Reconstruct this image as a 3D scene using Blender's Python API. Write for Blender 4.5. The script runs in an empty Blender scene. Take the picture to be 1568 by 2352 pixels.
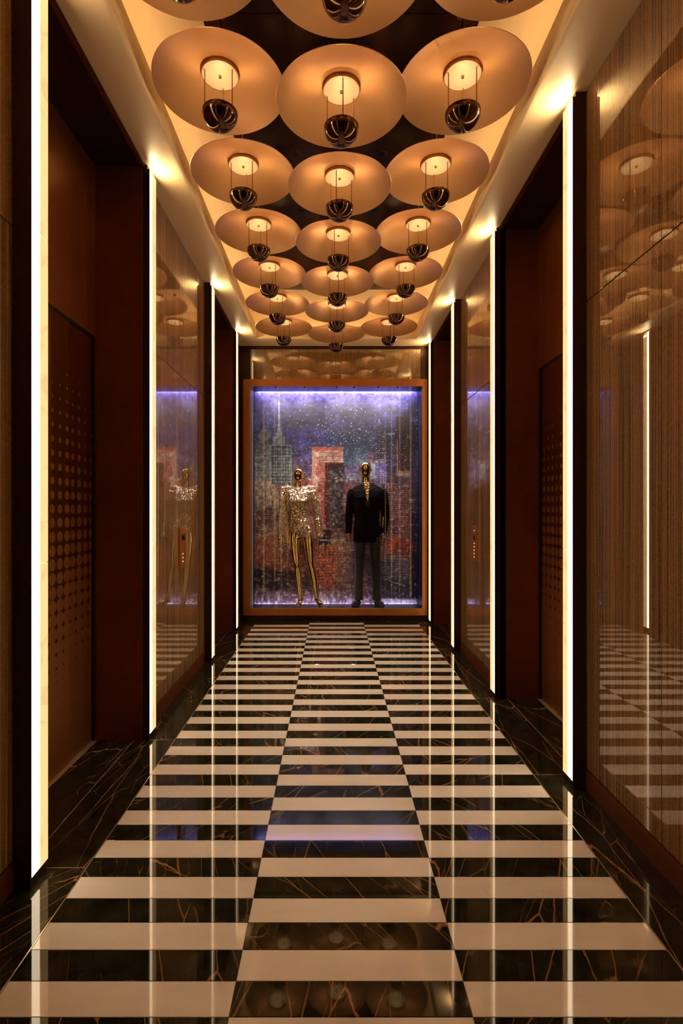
import bpy, bmesh, math, random
import numpy as np
from mathutils import Vector, Matrix

# ------------------------------------------------------------------ camera, world, exposure
F_PX, VPX, VPY, HC = 1185.0, 763.4, 1174.0, 1.40
scn = bpy.context.scene
C = scn.collection
cam_d = bpy.data.cameras.new('camera')
cam_d.sensor_fit = 'HORIZONTAL'; cam_d.sensor_width = 36.0
cam_d.lens = 36.0 * F_PX / 1568.0
cam_d.shift_x = (784.0 - VPX) / 1568.0
cam_d.shift_y = (VPY - 1176.0) / 1568.0
cam_d.clip_start = 0.02
cam = bpy.data.objects.new('camera', cam_d); C.objects.link(cam)
cam.location = (0, 0, HC); cam.rotation_euler = (math.pi / 2, 0, 0)
scn.camera = cam
scn.view_settings.view_transform = 'Standard'
scn.view_settings.look = 'None'
scn.view_settings.gamma = 1.0
scn.view_settings.use_curve_mapping = False
scn.view_settings.exposure = 0.7
world = bpy.data.worlds.new('world'); scn.world = world
world.use_nodes = True
world.node_tree.nodes['Background'].inputs[0].default_value = (1.0, 0.7, 0.4, 1)
world.node_tree.nodes['Background'].inputs[1].default_value = 0.01

STRIP_W, STRIP_F, STRIP_C = 5.5, 4.5, 0.68        # emission of the clear near half / the cream far half of each wall light
STRIP_TOP = 6.0
BOWL_W = 0.86                      # watts of the uplight in each lamp bowl
COVE = 10.0                       # emission of the hidden cove tape
WARM = (1.0, 0.66, 0.30)
LED = (1.0, 0.80, 0.54); LED2 = (1.0, 0.77, 0.50)

XC = 0.044                        # corridor centre line
XL, XR = -1.183, 1.277            # wall planes
SL, SR = -1.115, 1.209            # faces of the light strips
RL, RR = -1.446, 1.536            # lift door planes
ZS = 3.514                        # soffit height
D = 6.61                          # end wall
Y0 = -2.2                         # rear end of the corridor, behind the camera
FL, FR = -0.963, 1.065            # edges of the striped floor field

# ------------------------------------------------------------------ helpers
def lin(c):
    return tuple(((v/255.0)/12.92 if v/255.0 <= 0.04045 else ((v/255.0+0.055)/1.055)**2.4) for v in c)

def mat(name):
    m = bpy.data.materials.new(name); m.use_nodes = True
    nt = m.node_tree
    return m, nt, nt.nodes['Principled BSDF']

def setp(b, **k):
    names = dict(color='Base Color', rough='Roughness', metal='Metallic', ior='IOR', coat='Coat Weight',
                 coat_rough='Coat Roughness', coat_ior='Coat IOR', aniso='Anisotropic', sheen='Sheen Weight',
                 spec='Specular IOR Level', emis='Emission Color', estr='Emission Strength', sheen_rough='Sheen Roughness')
    for n, v in k.items():
        if isinstance(v, tuple) and len(v) == 3: v = (*v, 1)
        b.inputs[names[n]].default_value = v

def N(nt, t, **k):
    n = nt.nodes.new(t)
    for a, v in k.items():
        if a.startswith('i_'):
            key = a[2:].replace('_', ' ')
            n.inputs[int(key) if key.isdigit() else key].default_value = v
        else: setattr(n, a, v)
    return n
def L(nt, a, b): nt.links.new(a, b)
def math_n(nt, op, a, b=None, c=None, clamp=False):
    n = nt.nodes.new('ShaderNodeMath'); n.operation = op; n.use_clamp = clamp
    for i, v in enumerate((a, b, c)):
        if v is None: continue
        if isinstance(v, (int, float)): n.inputs[i].default_value = v
        else: L(nt, v, n.inputs[i])
    return n.outputs[0]
def mixc(nt, fac, a, b):
    n = nt.nodes.new('ShaderNodeMix'); n.data_type = 'RGBA'
    if isinstance(fac, (int, float)): n.inputs[0].default_value = fac
    else: L(nt, fac, n.inputs[0])
    for i, v in ((6, a), (7, b)):
        if isinstance(v, tuple): n.inputs[i].default_value = (*v[:3], 1)
        else: L(nt, v, n.inputs[i])
    return n.outputs[2]
def ramp(nt, x, a, b, c0=0.0, c1=1.0):
    n = nt.nodes.new('ShaderNodeMapRange')
    n.inputs[1].default_value = a; n.inputs[2].default_value = b
    n.inputs[3].default_value = c0; n.inputs[4].default_value = c1
    L(nt, x, n.inputs[0]); return n.outputs[0]

def link(name, me, m=None, parent=None, smooth=False):
    o = bpy.data.objects.new(name, me); C.objects.link(o)
    if m is not None and not me.materials: me.materials.append(m)
    if parent is not None: o.parent = parent
    if smooth:
        me.polygons.foreach_set('use_smooth', [True]*len(me.polygons))
    return o
def bm_obj(name, bm, m=None, parent=None, smooth=False, sharp=None):
    me = bpy.data.meshes.new(name)
    bmesh.ops.recalc_face_normals(bm, faces=bm.faces)
    bm.to_mesh(me); bm.free()
    o = link(name, me, m, parent, smooth)
    if smooth and sharp: me.set_sharp_from_angle(angle=math.radians(sharp))
    return o
def add_box(bm, a, b, mi=0):
    x0, y0, z0 = a; x1, y1, z1 = b
    vs = [bm.verts.new(p) for p in ((x0,y0,z0),(x1,y0,z0),(x1,y1,z0),(x0,y1,z0),(x0,y0,z1),(x1,y0,z1),(x1,y1,z1),(x0,y1,z1))]
    for f in ((0,3,2,1),(4,5,6,7),(0,1,5,4),(1,2,6,5),(2,3,7,6),(3,0,4,7)):
        fa = bm.faces.new([vs[i] for i in f]); fa.material_index = mi
def srt(a, b): return tuple(min(p, q) for p, q in zip(a, b)), tuple(max(p, q) for p, q in zip(a, b))
def box(name, a, b, m, parent=None, bevel=0.0):
    """box between two corners; the object's origin stays at the parent's origin"""
    a, b = srt(a, b)
    bm = bmesh.new(); add_box(bm, a, b)
    if bevel: bmesh.ops.bevel(bm, geom=list(bm.edges), offset=bevel, segments=2, affect='EDGES', profile=0.6)
    return bm_obj(name, bm, m, parent)
def cbox(name, a, b, m, parent=None, bevel=0.0):
    """like box, with the origin at its centre"""
    a, b = srt(a, b)
    c = [(p+q)/2 for p, q in zip(a, b)]
    o = box(name, [p-q for p, q in zip(a, c)], [p-q for p, q in zip(b, c)], m, parent, bevel)
    o.location = c; return o
def lathe(name, prof, m, parent=None, seg=48, cap0=False, cap1=False, smooth=True, sharp=35):
    bm = bmesh.new(); rings = []
    for r, z in prof:
        if r < 1e-6: rings.append([bm.verts.new((0, 0, z))]); continue
        rings.append([bm.verts.new((r*math.cos(2*math.pi*i/seg), r*math.sin(2*math.pi*i/seg), z)) for i in range(seg)])
    for A, B in zip(rings, rings[1:]):
        for i in range(seg):
            j = (i+1) % seg
            if len(A) == 1 and len(B) == 1: continue
            if len(A) == 1: bm.faces.new((A[0], B[i], B[j]))
            elif len(B) == 1: bm.faces.new((A[i], B[0], A[j]))
            else: bm.faces.new((A[i], B[i], B[j], A[j]))
    if cap0: bm.faces.new(rings[0])
    if cap1: bm.faces.new(rings[-1])
    return bm_obj(name, bm, m, parent, smooth, sharp)
def add_tube(bm, pts, radii, seg=8, cap=True, ell=1.0):
    """loft of round (or elliptic) sections along points"""
    pts = [Vector(p) for p in pts]; rings = []
    for i, p in enumerate(pts):
        d = (pts[min(i+1, len(pts)-1)] - pts[max(i-1, 0)]).normalized()
        ref = Vector((0, 1, 0)) if abs(d.y) < 0.9 else Vector((1, 0, 0))
        u = d.cross(ref).normalized(); v = u.cross(d).normalized()
        r = radii[i] if isinstance(radii, (list, tuple)) else radii
        rx, ry = r if isinstance(r, tuple) else (r, r*ell)
        rings.append([bm.verts.new(p + u*rx*math.cos(2*math.pi*k/seg) + v*ry*math.sin(2*math.pi*k/seg)) for k in range(seg)])
    for A, B in zip(rings, rings[1:]):
        for k in range(seg):
            bm.faces.new((A[k], B[k], B[(k+1) % seg], A[(k+1) % seg]))
    if cap: bm.faces.new(rings[0][::-1]); bm.faces.new(rings[-1])
def empty(name, loc=(0, 0, 0), rz=0.0, parent=None):
    o = bpy.data.objects.new(name, None); C.objects.link(o)
    o.location = loc; o.rotation_euler = (0, 0, rz); o.empty_display_size = 0.1
    if parent is not None: o.parent = parent
    return o
def tag(o, label, cat, group=None):
    o['label'] = label; o['category'] = cat
    if group: o['group'] = group
    return o
def struct(o): o['kind'] = 'structure'; return o

# ------------------------------------------------------------------ materials
def make_dark_marble():
    m, nt, b = mat('black gold veined marble')
    tc = N(nt, 'ShaderNodeTexCoord'); oi = N(nt, 'ShaderNodeObjectInfo')
    rot = N(nt, 'ShaderNodeVectorRotate', rotation_type='Z_AXIS'); L(nt, tc.outputs['Object'], rot.inputs[0])
    ang = ramp(nt, math_n(nt, 'FRACT', math_n(nt, 'MULTIPLY', oi.outputs['Random'], 7.31)), 0, 1, -0.75, 0.95)
    L(nt, ang, rot.inputs['Angle'])
    off = N(nt, 'ShaderNodeVectorMath', operation='ADD'); L(nt, rot.outputs[0], off.inputs[0])
    cx = N(nt, 'ShaderNodeCombineXYZ'); L(nt, math_n(nt, 'MULTIPLY', oi.outputs['Random'], 57.0), cx.inputs[0])
    L(nt, math_n(nt, 'MULTIPLY', oi.outputs['Random'], 23.0), cx.inputs[1]); L(nt, cx.outputs[0], off.inputs[1])
    def veins(scale, stretch, width, dist, thr, seed):
        mp = N(nt, 'ShaderNodeMapping'); mp.inputs['Scale'].default_value = (1, stretch, 1); mp.inputs['Location'].default_value = (seed, seed*2, 0)
        L(nt, off.outputs[0], mp.inputs[0])
        no = N(nt, 'ShaderNodeTexNoise', i_Scale=5.0, i_Detail=5.0); L(nt, mp.outputs[0], no.inputs['Vector'])
        sc = N(nt, 'ShaderNodeVectorMath', operation='SCALE'); L(nt, no.outputs['Color'], sc.inputs[0]); sc.inputs['Scale'].default_value = dist
        ad = N(nt, 'ShaderNodeVectorMath', operation='ADD'); L(nt, mp.outputs[0], ad.inputs[0]); L(nt, sc.outputs[0], ad.inputs[1])
        vo = N(nt, 'ShaderNodeTexVoronoi', feature='DISTANCE_TO_EDGE', i_Scale=scale); L(nt, ad.outputs[0], vo.inputs['Vector'])
        line = ramp(nt, vo.outputs['Distance'], 0.0, width, 1.0, 0.0)
        ma = N(nt, 'ShaderNodeTexNoise', i_Scale=5.0, i_Detail=2.0); L(nt, ad.outputs[0], ma.inputs['Vector'])
        return math_n(nt, 'MULTIPLY', line, ramp(nt, ma.outputs[0], thr, thr+0.12))
    v1 = veins(7.5, 0.20, 0.014, 0.07, 0.43, 0.0)
    v2 = veins(14.0, 0.25, 0.018, 0.05, 0.50, 4.3)
    v3 = veins(26.0, 0.5, 0.03, 0.04, 0.52, 9.1)
    no = N(nt, 'ShaderNodeTexNoise', i_Scale=14.0, i_Detail=6.0, i_Roughness=0.65); L(nt, off.outputs[0], no.inputs['Vector'])
    base = mixc(nt, ramp(nt, no.outputs[0], 0.35, 0.7), (0.006, 0.0065, 0.004), (0.028, 0.026, 0.014))
    c = mixc(nt, math_n(nt, 'MULTIPLY', v3, 0.35), base, (0.10, 0.075, 0.035))
    c = mixc(nt, math_n(nt, 'MULTIPLY', v2, 0.7), c, (0.30, 0.18, 0.075))
    c = mixc(nt, math_n(nt, 'MULTIPLY', v1, 0.9), c, (0.40, 0.20, 0.07))
    L(nt, c, b.inputs['Base Color']); setp(b, rough=0.03, ior=1.46)
    return m
def make_white_marble():
    m, nt, b = mat('cream white marble')
    tc = N(nt, 'ShaderNodeTexCoord'); oi = N(nt, 'ShaderNodeObjectInfo')
    off = N(nt, 'ShaderNodeVectorMath', operation='ADD'); L(nt, tc.outputs['Object'], off.inputs[0])
    cx = N(nt, 'ShaderNodeCombineXYZ'); L(nt, math_n(nt, 'MULTIPLY', oi.outputs['Random'], 41.0), cx.inputs[0])
    L(nt, math_n(nt, 'MULTIPLY', oi.outputs['Random'], 17.0), cx.inputs[1]); L(nt, cx.outputs[0], off.inputs[1])
    mp = N(nt, 'ShaderNodeMapping'); mp.inputs['Scale'].default_value = (0.5, 2.2, 1); mp.inputs['Rotation'].default_value = (0, 0, 0.15); L(nt, off.outputs[0], mp.inputs[0])
    n1 = N(nt, 'ShaderNodeTexNoise', i_Scale=5.0, i_Detail=8.0, i_Roughness=0.6, i_Distortion=0.6); L(nt, mp.outputs[0], n1.inputs['Vector'])
    vein = ramp(nt, math_n(nt, 'ABSOLUTE', math_n(nt, 'SUBTRACT', n1.outputs[0], 0.5)), 0.0, 0.012, 1, 0)
    n2 = N(nt, 'ShaderNodeTexNoise', i_Scale=4.0, i_Detail=2.0); L(nt, off.outputs[0], n2.inputs['Vector'])
    vein = math_n(nt, 'MULTIPLY', vein, ramp(nt, n2.outputs[0], 0.52, 0.68, 0, 0.30))
    base = mixc(nt, ramp(nt, n1.outputs[0], 0.3, 0.7), (0.80, 0.75, 0.68), (0.72, 0.67, 0.60))
    tone = ramp(nt, oi.outputs['Random'], 0, 1, 0.93, 1.0)
    sc = N(nt, 'ShaderNodeVectorMath', operation='SCALE'); L(nt, mixc(nt, vein, base, (0.33, 0.27, 0.2)), sc.inputs[0]); L(nt, tone, sc.inputs['Scale'])
    L(nt, sc.outputs[0], b.inputs['Base Color']); setp(b, rough=0.04, ior=1.5)
    return m
def make_bronze(name, c0, c1, rough, scale=3.0, stretch=(1, 1, 0.05)):
    m, nt, b = mat(name)
    tc = N(nt, 'ShaderNodeTexCoord')
    mp = N(nt, 'ShaderNodeMapping'); mp.inputs['Scale'].default_value = stretch; L(nt, tc.outputs['Object'], mp.inputs[0])
    n1 = N(nt, 'ShaderNodeTexNoise', i_Scale=90.0, i_Detail=3.0); L(nt, mp.outputs[0], n1.inputs['Vector'])
    n2 = N(nt, 'ShaderNodeTexNoise', i_Scale=scale, i_Detail=3.0); L(nt, tc.outputs['Object'], n2.inputs['Vector'])
    L(nt, mixc(nt, ramp(nt, n2.outputs[0], 0.35, 0.7), c0, c1), b.inputs['Base Color'])
    L(nt, ramp(nt, n1.outputs[0], 0.3, 0.7, rough-0.04, rough+0.05), b.inputs['Roughness'])
    setp(b, metal=0.6)
    return m
def make_fabric():
    m, nt, b = mat('laminated woven mesh glass')
    tc = N(nt, 'ShaderNodeTexCoord')
    def streak(sc, zs):
        mp = N(nt, 'ShaderNodeMapping'); mp.inputs['Scale'].default_value = (sc, sc, zs); L(nt, tc.outputs['Object'], mp.inputs[0])
        n1 = N(nt, 'ShaderNodeTexNoise', i_Scale=1.0, i_Detail=2.0); L(nt, mp.outputs[0], n1.inputs['Vector']); return n1.outputs[0]
    a = streak(210.0, 0.6); c = streak(60.0, 0.3); d = streak(500.0, 120.0)
    f = math_n(nt, 'ADD', math_n(nt, 'MULTIPLY', a, 0.62), math_n(nt, 'MULTIPLY', c, 0.10))
    f = math_n(nt, 'ADD', f, math_n(nt, 'MULTIPLY', d, 0.28))
    f = ramp(nt, f, 0.38, 0.66)
    L(nt, mixc(nt, f, (0.042, 0.017, 0.0035), (0.62, 0.325, 0.10)), b.inputs['Base Color'])
    setp(b, rough=0.55, metal=0.25, coat=1.0, coat_rough=0.004, coat_ior=2.5)
    return m
def make_emit(name, col, s):
    m, nt, b = mat(name)
    setp(b, color=col, emis=col, estr=s, rough=0.4); return m
def make_onyx():
    m, nt, b = mat('backlit cream alabaster')
    tc = N(nt, 'ShaderNodeTexCoord')
    n1 = N(nt, 'ShaderNodeTexNoise', i_Scale=2.2, i_Detail=7.0, i_Roughness=0.6, i_Distortion=1.0); L(nt, tc.outputs['Object'], n1.inputs['Vector'])
    vein = ramp(nt, math_n(nt, 'ABSOLUTE', math_n(nt, 'SUBTRACT', n1.outputs[0], 0.5)), 0.0, 0.02, 0.72, 1.0)
    sc = N(nt, 'ShaderNodeVectorMath', operation='SCALE'); sc.inputs[0].default_value = (1.0, 0.60, 0.25); L(nt, vein, sc.inputs['Scale'])
    L(nt, sc.outputs[0], b.inputs['Emission Color']); setp(b, color=(0.8, 0.6, 0.35), estr=STRIP_C, rough=0.3)
    return m
def make_dish():
    m, nt, b = mat('brushed copper dish')
    tc = N(nt, 'ShaderNodeTexCoord')
    ln = N(nt, 'ShaderNodeVectorMath', operation='LENGTH'); L(nt, tc.outputs['Object'], ln.inputs[0])
    cx = N(nt, 'ShaderNodeCombineXYZ'); L(nt, math_n(nt, 'MULTIPLY', ln.outputs['Value'], 420.0), cx.inputs[0])
    n1 = N(nt, 'ShaderNodeTexNoise', i_Scale=1.0, i_Detail=3.0); L(nt, cx.outputs[0], n1.inputs['Vector'])
    L(nt, ramp(nt, n1.outputs[0], 0.3, 0.7, 0.29, 0.38), b.inputs['Roughness'])
    L(nt, mixc(nt, ramp(nt, n1.outputs[0], 0.3, 0.7), (0.62, 0.31, 0.13), (0.70, 0.37, 0.17)), b.inputs['Base Color'])
    setp(b, metal=0.80, aniso=0.6)
    tg = N(nt, 'ShaderNodeTangent', direction_type='RADIAL', axis='Z'); L(nt, tg.outputs[0], b.inputs['Tangent'])
    return m
def simple(name, color, rough, metal=0.0, **k):
    m, nt, b = mat(name); setp(b, color=color, rough=rough, metal=metal, **k); return m
def make_plaster(name, c):
    m, nt, b = mat(name)
    tc = N(nt, 'ShaderNodeTexCoord')
    n1 = N(nt, 'ShaderNodeTexNoise', i_Scale=2.0, i_Detail=3.0); L(nt, tc.outputs['Object'], n1.inputs['Vector'])
    L(nt, mixc(nt, n1.outputs[0], c, tuple(v*0.93 for v in c)), b.inputs['Base Color']); setp(b, rough=0.42)
    return m
def make_door():
    m, nt, b = mat('etched bronze lift door')
    tc = N(nt, 'ShaderNodeTexCoord'); sp = N(nt, 'ShaderNodeSeparateXYZ')
    geo = N(nt, 'ShaderNodeNewGeometry'); L(nt, geo.outputs['Position'], sp.inputs[0])
    P = 0.0735
    y = math_n(nt, 'DIVIDE', math_n(nt, 'SUBTRACT', sp.outputs['Y'], 2.684), P); z = math_n(nt, 'DIVIDE', math_n(nt, 'SUBTRACT', sp.outputs['Z'], 2.147), P)
    fy = math_n(nt, 'SUBTRACT', y, math_n(nt, 'ROUND', y)); fz = math_n(nt, 'SUBTRACT', z, math_n(nt, 'ROUND', z))
    cy = math_n(nt, 'ROUND', y); cz = math_n(nt, 'ROUND', z)
    r = math_n(nt, 'SQRT', math_n(nt, 'ADD', math_n(nt, 'MULTIPLY', fy, fy), math_n(nt, 'MULTIPLY', fz, fz)))
    cc = N(nt, 'ShaderNodeCombineXYZ'); L(nt, cy, cc.inputs[0])
    wn = N(nt, 'ShaderNodeTexWhiteNoise', noise_dimensions='3D'); L(nt, cc.outputs[0], wn.inputs['Vector'])
    # rows below the top dot -> radius grows until neighbouring dots merge
    d = math_n(nt, 'SUBTRACT', math_n(nt, 'ADD', 0.5, math_n(nt, 'MULTIPLY', wn.outputs['Value'], -2.5)), cz)
    rad = math_n(nt, 'MINIMUM', math_n(nt, 'ADD', 0.10, math_n(nt, 'MULTIPLY', d, 0.0245)), 0.78)
    inside = math_n(nt, 'MULTIPLY', math_n(nt, 'GREATER_THAN', rad, r), math_n(nt, 'GREATER_THAN', d, -0.5))
    L(nt, mixc(nt, inside, (0.20, 0.055, 0.010), (0.42, 0.17, 0.055)), b.inputs['Base Color'])
    L(nt, ramp(nt, inside, 0, 1, 0.28, 0.42), b.inputs['Roughness']); setp(b, metal=0.8)
    return m
def make_sequins():
    m, nt, b = mat('champagne sequins')
    tc = N(nt, 'ShaderNodeTexCoord')
    vo = N(nt, 'ShaderNodeTexVoronoi', i_Scale=85.0); L(nt, tc.outputs['Object'], vo.inputs['Vector'])
    sub = N(nt, 'ShaderNodeVectorMath', operation='SUBTRACT'); L(nt, vo.outputs['Color'], sub.inputs[0]); sub.inputs[1].default_value = (0.5, 0.5, 0.5)
    sc = N(nt, 'ShaderNodeVectorMath', operation='SCALE'); L(nt, sub.outputs[0], sc.inputs[0]); sc.inputs['Scale'].default_value = 1.0
    g = N(nt, 'ShaderNodeNewGeometry')
    ad = N(nt, 'ShaderNodeVectorMath', operation='ADD'); L(nt, g.outputs['Normal'], ad.inputs[0]); L(nt, sc.outputs[0], ad.inputs[1])
    no = N(nt, 'ShaderNodeVectorMath', operation='NORMALIZE'); L(nt, ad.outputs[0], no.inputs[0]); L(nt, no.outputs[0], b.inputs['Normal'])
    setp(b, color=(0.88, 0.67, 0.43), rough=0.22, metal=0.85); return m
def make_glass():
    m, nt, b = mat('display window glass')
    nt.nodes.remove(b)
    out = nt.nodes['Material Output']
    tr = N(nt, 'ShaderNodeBsdfTransparent'); gl = N(nt, 'ShaderNodeBsdfGlossy'); gl.inputs['Roughness'].default_value = 0.0
    gl.inputs['Color'].default_value = (1, 1, 1, 1)
    fr = N(nt, 'ShaderNodeFresnel', i_IOR=1.33); mx = N(nt, 'ShaderNodeMixShader')
    L(nt, fr.outputs[0], mx.inputs[0]); L(nt, tr.outputs[0], mx.inputs[1]); L(nt, gl.outputs[0], mx.inputs[2]); L(nt, mx.outputs[0], out.inputs[0])
    return m

M = dict(
    dark=make_dark_marble(), white=make_white_marble(),
    grout=simple('floor grout', (0.10, 0.075, 0.05), 0.5),
    inlay=simple('pale metal inlay', (0.62, 0.48, 0.32), 0.25, 0.6),
    bronze=make_bronze('dark red bronze', (0.21, 0.058, 0.009), (0.28, 0.08, 0.013), 0.34),
    bronze_dim=make_bronze('near black bronze', (0.045, 0.018, 0.009), (0.06, 0.024, 0.012), 0.32),
    skirt=make_bronze('brown bronze skirting', (0.18, 0.048, 0.010), (0.22, 0.06, 0.014), 0.40),
    frame=make_bronze('copper window frame', (0.46, 0.16, 0.030), (0.54, 0.20, 0.045), 0.42),
    ceil_metal=make_bronze('dark lacquered ceiling panel', (0.030, 0.014, 0.009), (0.040, 0.018, 0.011), 0.22, stretch=(1, 1, 1)),
    fabric=make_fabric(), plaster=make_plaster('cream ceiling plaster', (0.90, 0.65, 0.39)),
    cove=make_plaster('pale cove plaster', (0.80, 0.66, 0.45)),
    led=make_emit('strip light diffuser', LED, STRIP_W), led2=make_emit('far strip light diffuser', LED2, STRIP_F), led3=make_emit('strip light diffuser dimmed', LED, 1.6), ledtop=make_emit('strip light top opening', LED, STRIP_TOP),
    onyx=make_onyx(), coveled=make_emit('cove led tape', (1.0, 0.68, 0.32), COVE),
    dish=make_dish(), bowl=simple('polished dark bronze', (0.16, 0.085, 0.05), 0.13, 1.0),
    rod=simple('bronze rod', (0.38, 0.20, 0.10), 0.25, 1.0),
    collar=simple('brown bronze collar', (0.42, 0.22, 0.11), 0.35, 0.9),
    plate=simple('white lamp plate', (0.38, 0.30, 0.215), 0.5),
    lampled=make_emit('lamp led', WARM, 3.0),
    door=make_door(), gap=simple('black shadow gap', (0.004, 0.003, 0.003), 0.6),
    callp=simple('copper call panel', (0.66, 0.26, 0.09), 0.35, 0.8),
    black=simple('black glass', (0.01, 0.01, 0.01), 0.08), btn=make_emit('lit button', (1.0, 0.7, 0.4), 1.2),
    gold=simple('mirror gold', (0.95, 0.66, 0.26), 0.09, 1.0),
    sequin=make_sequins(), suit=simple('black wool', (0.0028, 0.0016, 0.002), 0.8, 0.0, spec=0.12),
    satin=simple('black satin', (0.010, 0.006, 0.007), 0.35), trouser=simple('charcoal trouser cloth', (0.016, 0.014, 0.016), 0.6, 0.0, sheen=0.35, sheen_rough=0.4),
    shoe=simple('patent shoe leather', (0.05, 0.045, 0.05), 0.12), boxin=simple('window box lining', (0.012, 0.013, 0.04), 0.4),
    violet=make_emit('violet white led strip', (0.62, 0.58, 1.0), 6.0), wglass=make_glass(),
)

# ------------------------------------------------------------------ floor
floor = struct(box('floor', (-2.0, Y0, -0.10), (2.1, D+0.01, -0.004), M['grout']))
ROW0, PITCH = 1.4277, 0.10956
cols = [FL, FL + (FR-FL)/3, FL + 2*(FR-FL)/3, FR]
def tile_mesh(w, d, t=0.004, bev=0.0008):
    bm = bmesh.new(); add_box(bm, (-w/2, -d/2, -t), (w/2, d/2, 0))
    up = [e for e in bm.edges if all(v.co.z > -1e-6 for v in e.verts)]
    bmesh.ops.bevel(bm, geom=up, offset=bev, segments=1, affect='EDGES')
    bmesh.ops.recalc_face_normals(bm, faces=bm.faces)
    me = bpy.data.meshes.new('tile'); bm.to_mesh(me); bm.free(); return me
J = 0.0012
tw = (FR-FL)/3 - J
mw = tile_mesh(tw, PITCH-J); mw.materials.append(M['white'])
md = tile_mesh(tw, PITCH-J); md.materials.append(M['dark'])
for i in range(-14, 46):
    for c in range(3):
        mid = c == 1
        dark = (i % 2 == 0) == mid
        o = bpy.data.objects.new('tile', md if dark else mw); C.objects.link(o); o.parent = floor
        o.location = ((cols[c]+cols[c+1])/2, ROW0 + (i+0.5)*PITCH, 0)
FY1 = ROW0 + 46*PITCH
def slab(x0, y0, x1, y1):
    x0, x1 = sorted((x0, x1))
    me = tile_mesh(x1-x0-0.002, y1-y0-0.002); me.materials.append(M['dark'])
    o = bpy.data.objects.new('border_slab', me); C.objects.link(o); o.parent = floor
    o.location = ((x0+x1)/2, (y0+y1)/2, 0)
BL, BR = -1.212, 1.304          # inner line of the lift recess floors
lY = [Y0, 0.28, 2.026, 3.157, 4.86, 5.99, FY1]       # cross joints, left border
rY = [Y0, 1.30, 2.742, 3.857, 5.25, 6.38, FY1]
for i in range(6):
    slab(FL-0.004, lY[i], BL, lY[i+1]); slab(FR+0.004, rY[i], BR, rY[i+1])
slab(BL, FY1, 0.047, D); slab(0.047, FY1, BR, D)
LREC = [(2.02, 3.157), (4.876, 5.99)]                # lift recesses (y from, to)
RREC = [(2.705, 3.857), (5.256, 6.38)]
for a, b_ in LREC: slab(BL-0.004, a, RL, b_)
for a, b_ in RREC: slab(BR+0.004, a, RR, b_)
def inlay(a, b_): box('metal_inlay', (*a, -0.004), (*b_, 0.0004), M['inlay'], floor)
inlay((FL-0.004, Y0), (FL-0.0004, FY1)); inlay((FR+0.0004, Y0), (FR+0.004, FY1))
for (a, b_) in LREC:
    inlay((BL-0.004, a), (BL, b_)); inlay((RL+0.002, a), (RL+0.012, b_))
for (a, b_) in RREC:
    inlay((BR, a), (BR+0.004, b_)); inlay((RR-0.012, a), (RR-0.002, b_))
for y in lY[1:-1]: inlay((FL-0.006, y-0.0015), (BL, y+0.0015))
for y in rY[1:-1]: inlay((FR+0.006, y-0.0015), (BR, y+0.0015))
for y in (3.157, 5.99): inlay((BL, y-0.005), (RL, y+0.002))
for y in (3.857, 6.38): inlay((BR, y-0.005), (RR, y+0.002))

# ------------------------------------------------------------------ walls
def wall_side(side):
    s = -1 if side == 'left' else 1
    XW, XSF, XRC = (XL, SL, RL) if s < 0 else (XR, SR, RR)
    recs = LREC if s < 0 else RREC
    strips = [(0.285, 0.395), (1.909, 2.02), (3.146, 3.256), (4.766, 4.876), (5.98, 6.09)] if s < 0 else \
             [(1.30, 1.41), (2.597, 2.705), (3.845, 3.951), (5.142, 5.256), (6.37, 6.485)]
    # solid runs between the recesses
    bm = bmesh.new()
    edges = [Y0] + [v for r in recs for v in r] + [D+0.45]
    for i in range(0, len(edges), 2):
        add_box(bm, *srt((XW+s*0.016, edges[i], -0.1), (XW+s*0.55, edges[i+1], 4.3)))
    for a, b_ in recs:
        add_box(bm, *srt((XRC+s*0.03, a, -0.1), (XW+s*0.55, b_, 4.3)))
    wall = struct(bm_obj('wall_'+side, bm, M['bronze_dim']))
    # glass faced panels, two columns in each run, split at door height
    if s < 0: runs = [(Y0, 0.285, 4), (0.395, 1.909, 2), (3.256, 4.766, 2), (6.09, D-0.03, 1)]
    else: runs = [(Y0, 1.30, 5), (1.41, 2.597, 2), (3.951, 5.142, 2)]
    for a, b_, n in runs:
        for k in range(n):
            y0 = a + (b_-a)*k/n + 0.0015; y1 = a + (b_-a)*(k+1)/n - 0.0015
            if s < 0 and a > 6: mm = M['bronze_dim']
            else: mm = M['fabric']
            cbox('panel', (XW, y0, 0.106), (XW+s*0.014, y1, 2.452), mm, wall, 0.001)
            cbox('panel', (XW, y0, 2.458), (XW+s*0.014, y1, ZS-0.002), mm, wall, 0.001)
        struct_b = box('skirting', (XW-s*0.006, a, 0.0), (XW+s*0.016, b_, 0.100), M['skirt'], wall, 0.0015)
    for (a, b_) in recs:
        # recess lining: jamb faces, transom, reveal trim, dark recess ceiling
        yn, yf = a, b_
        box('jamb_panel', (XRC-s*0.0, yf+0.0, 0.0), (XW-s*0.026, yf-0.012, ZS-0.01), M['bronze'], wall, 0.001)
        box('jamb_panel', (XRC-s*0.0, yn-0.0, 0.0), (XW-s*0.026, yn+0.012, ZS-0.01), M['bronze'], wall, 0.001)
        box('transom_panel', (XRC+s*0.012, yn, 2.462), (XRC+s*0.0, yf, ZS-0.012), M['bronze'], wall, 0.001)
        box('recess_soffit', (XW-s*0.04, yn+0.001, ZS-0.012), (XRC+s*0.02, yf-0.001, ZS-0.002), M['bronze_dim'], wall)
        box('soffit_trim', (XW-s*0.036, yn+0.001, ZS-0.016), (XW-s*0.016, yf-0.001, ZS-0.001), M['skirt'], wall)
    return wall, strips
wall_left, lstrips = wall_side('left')
wall_right, rstrips = wall_side('right')
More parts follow.
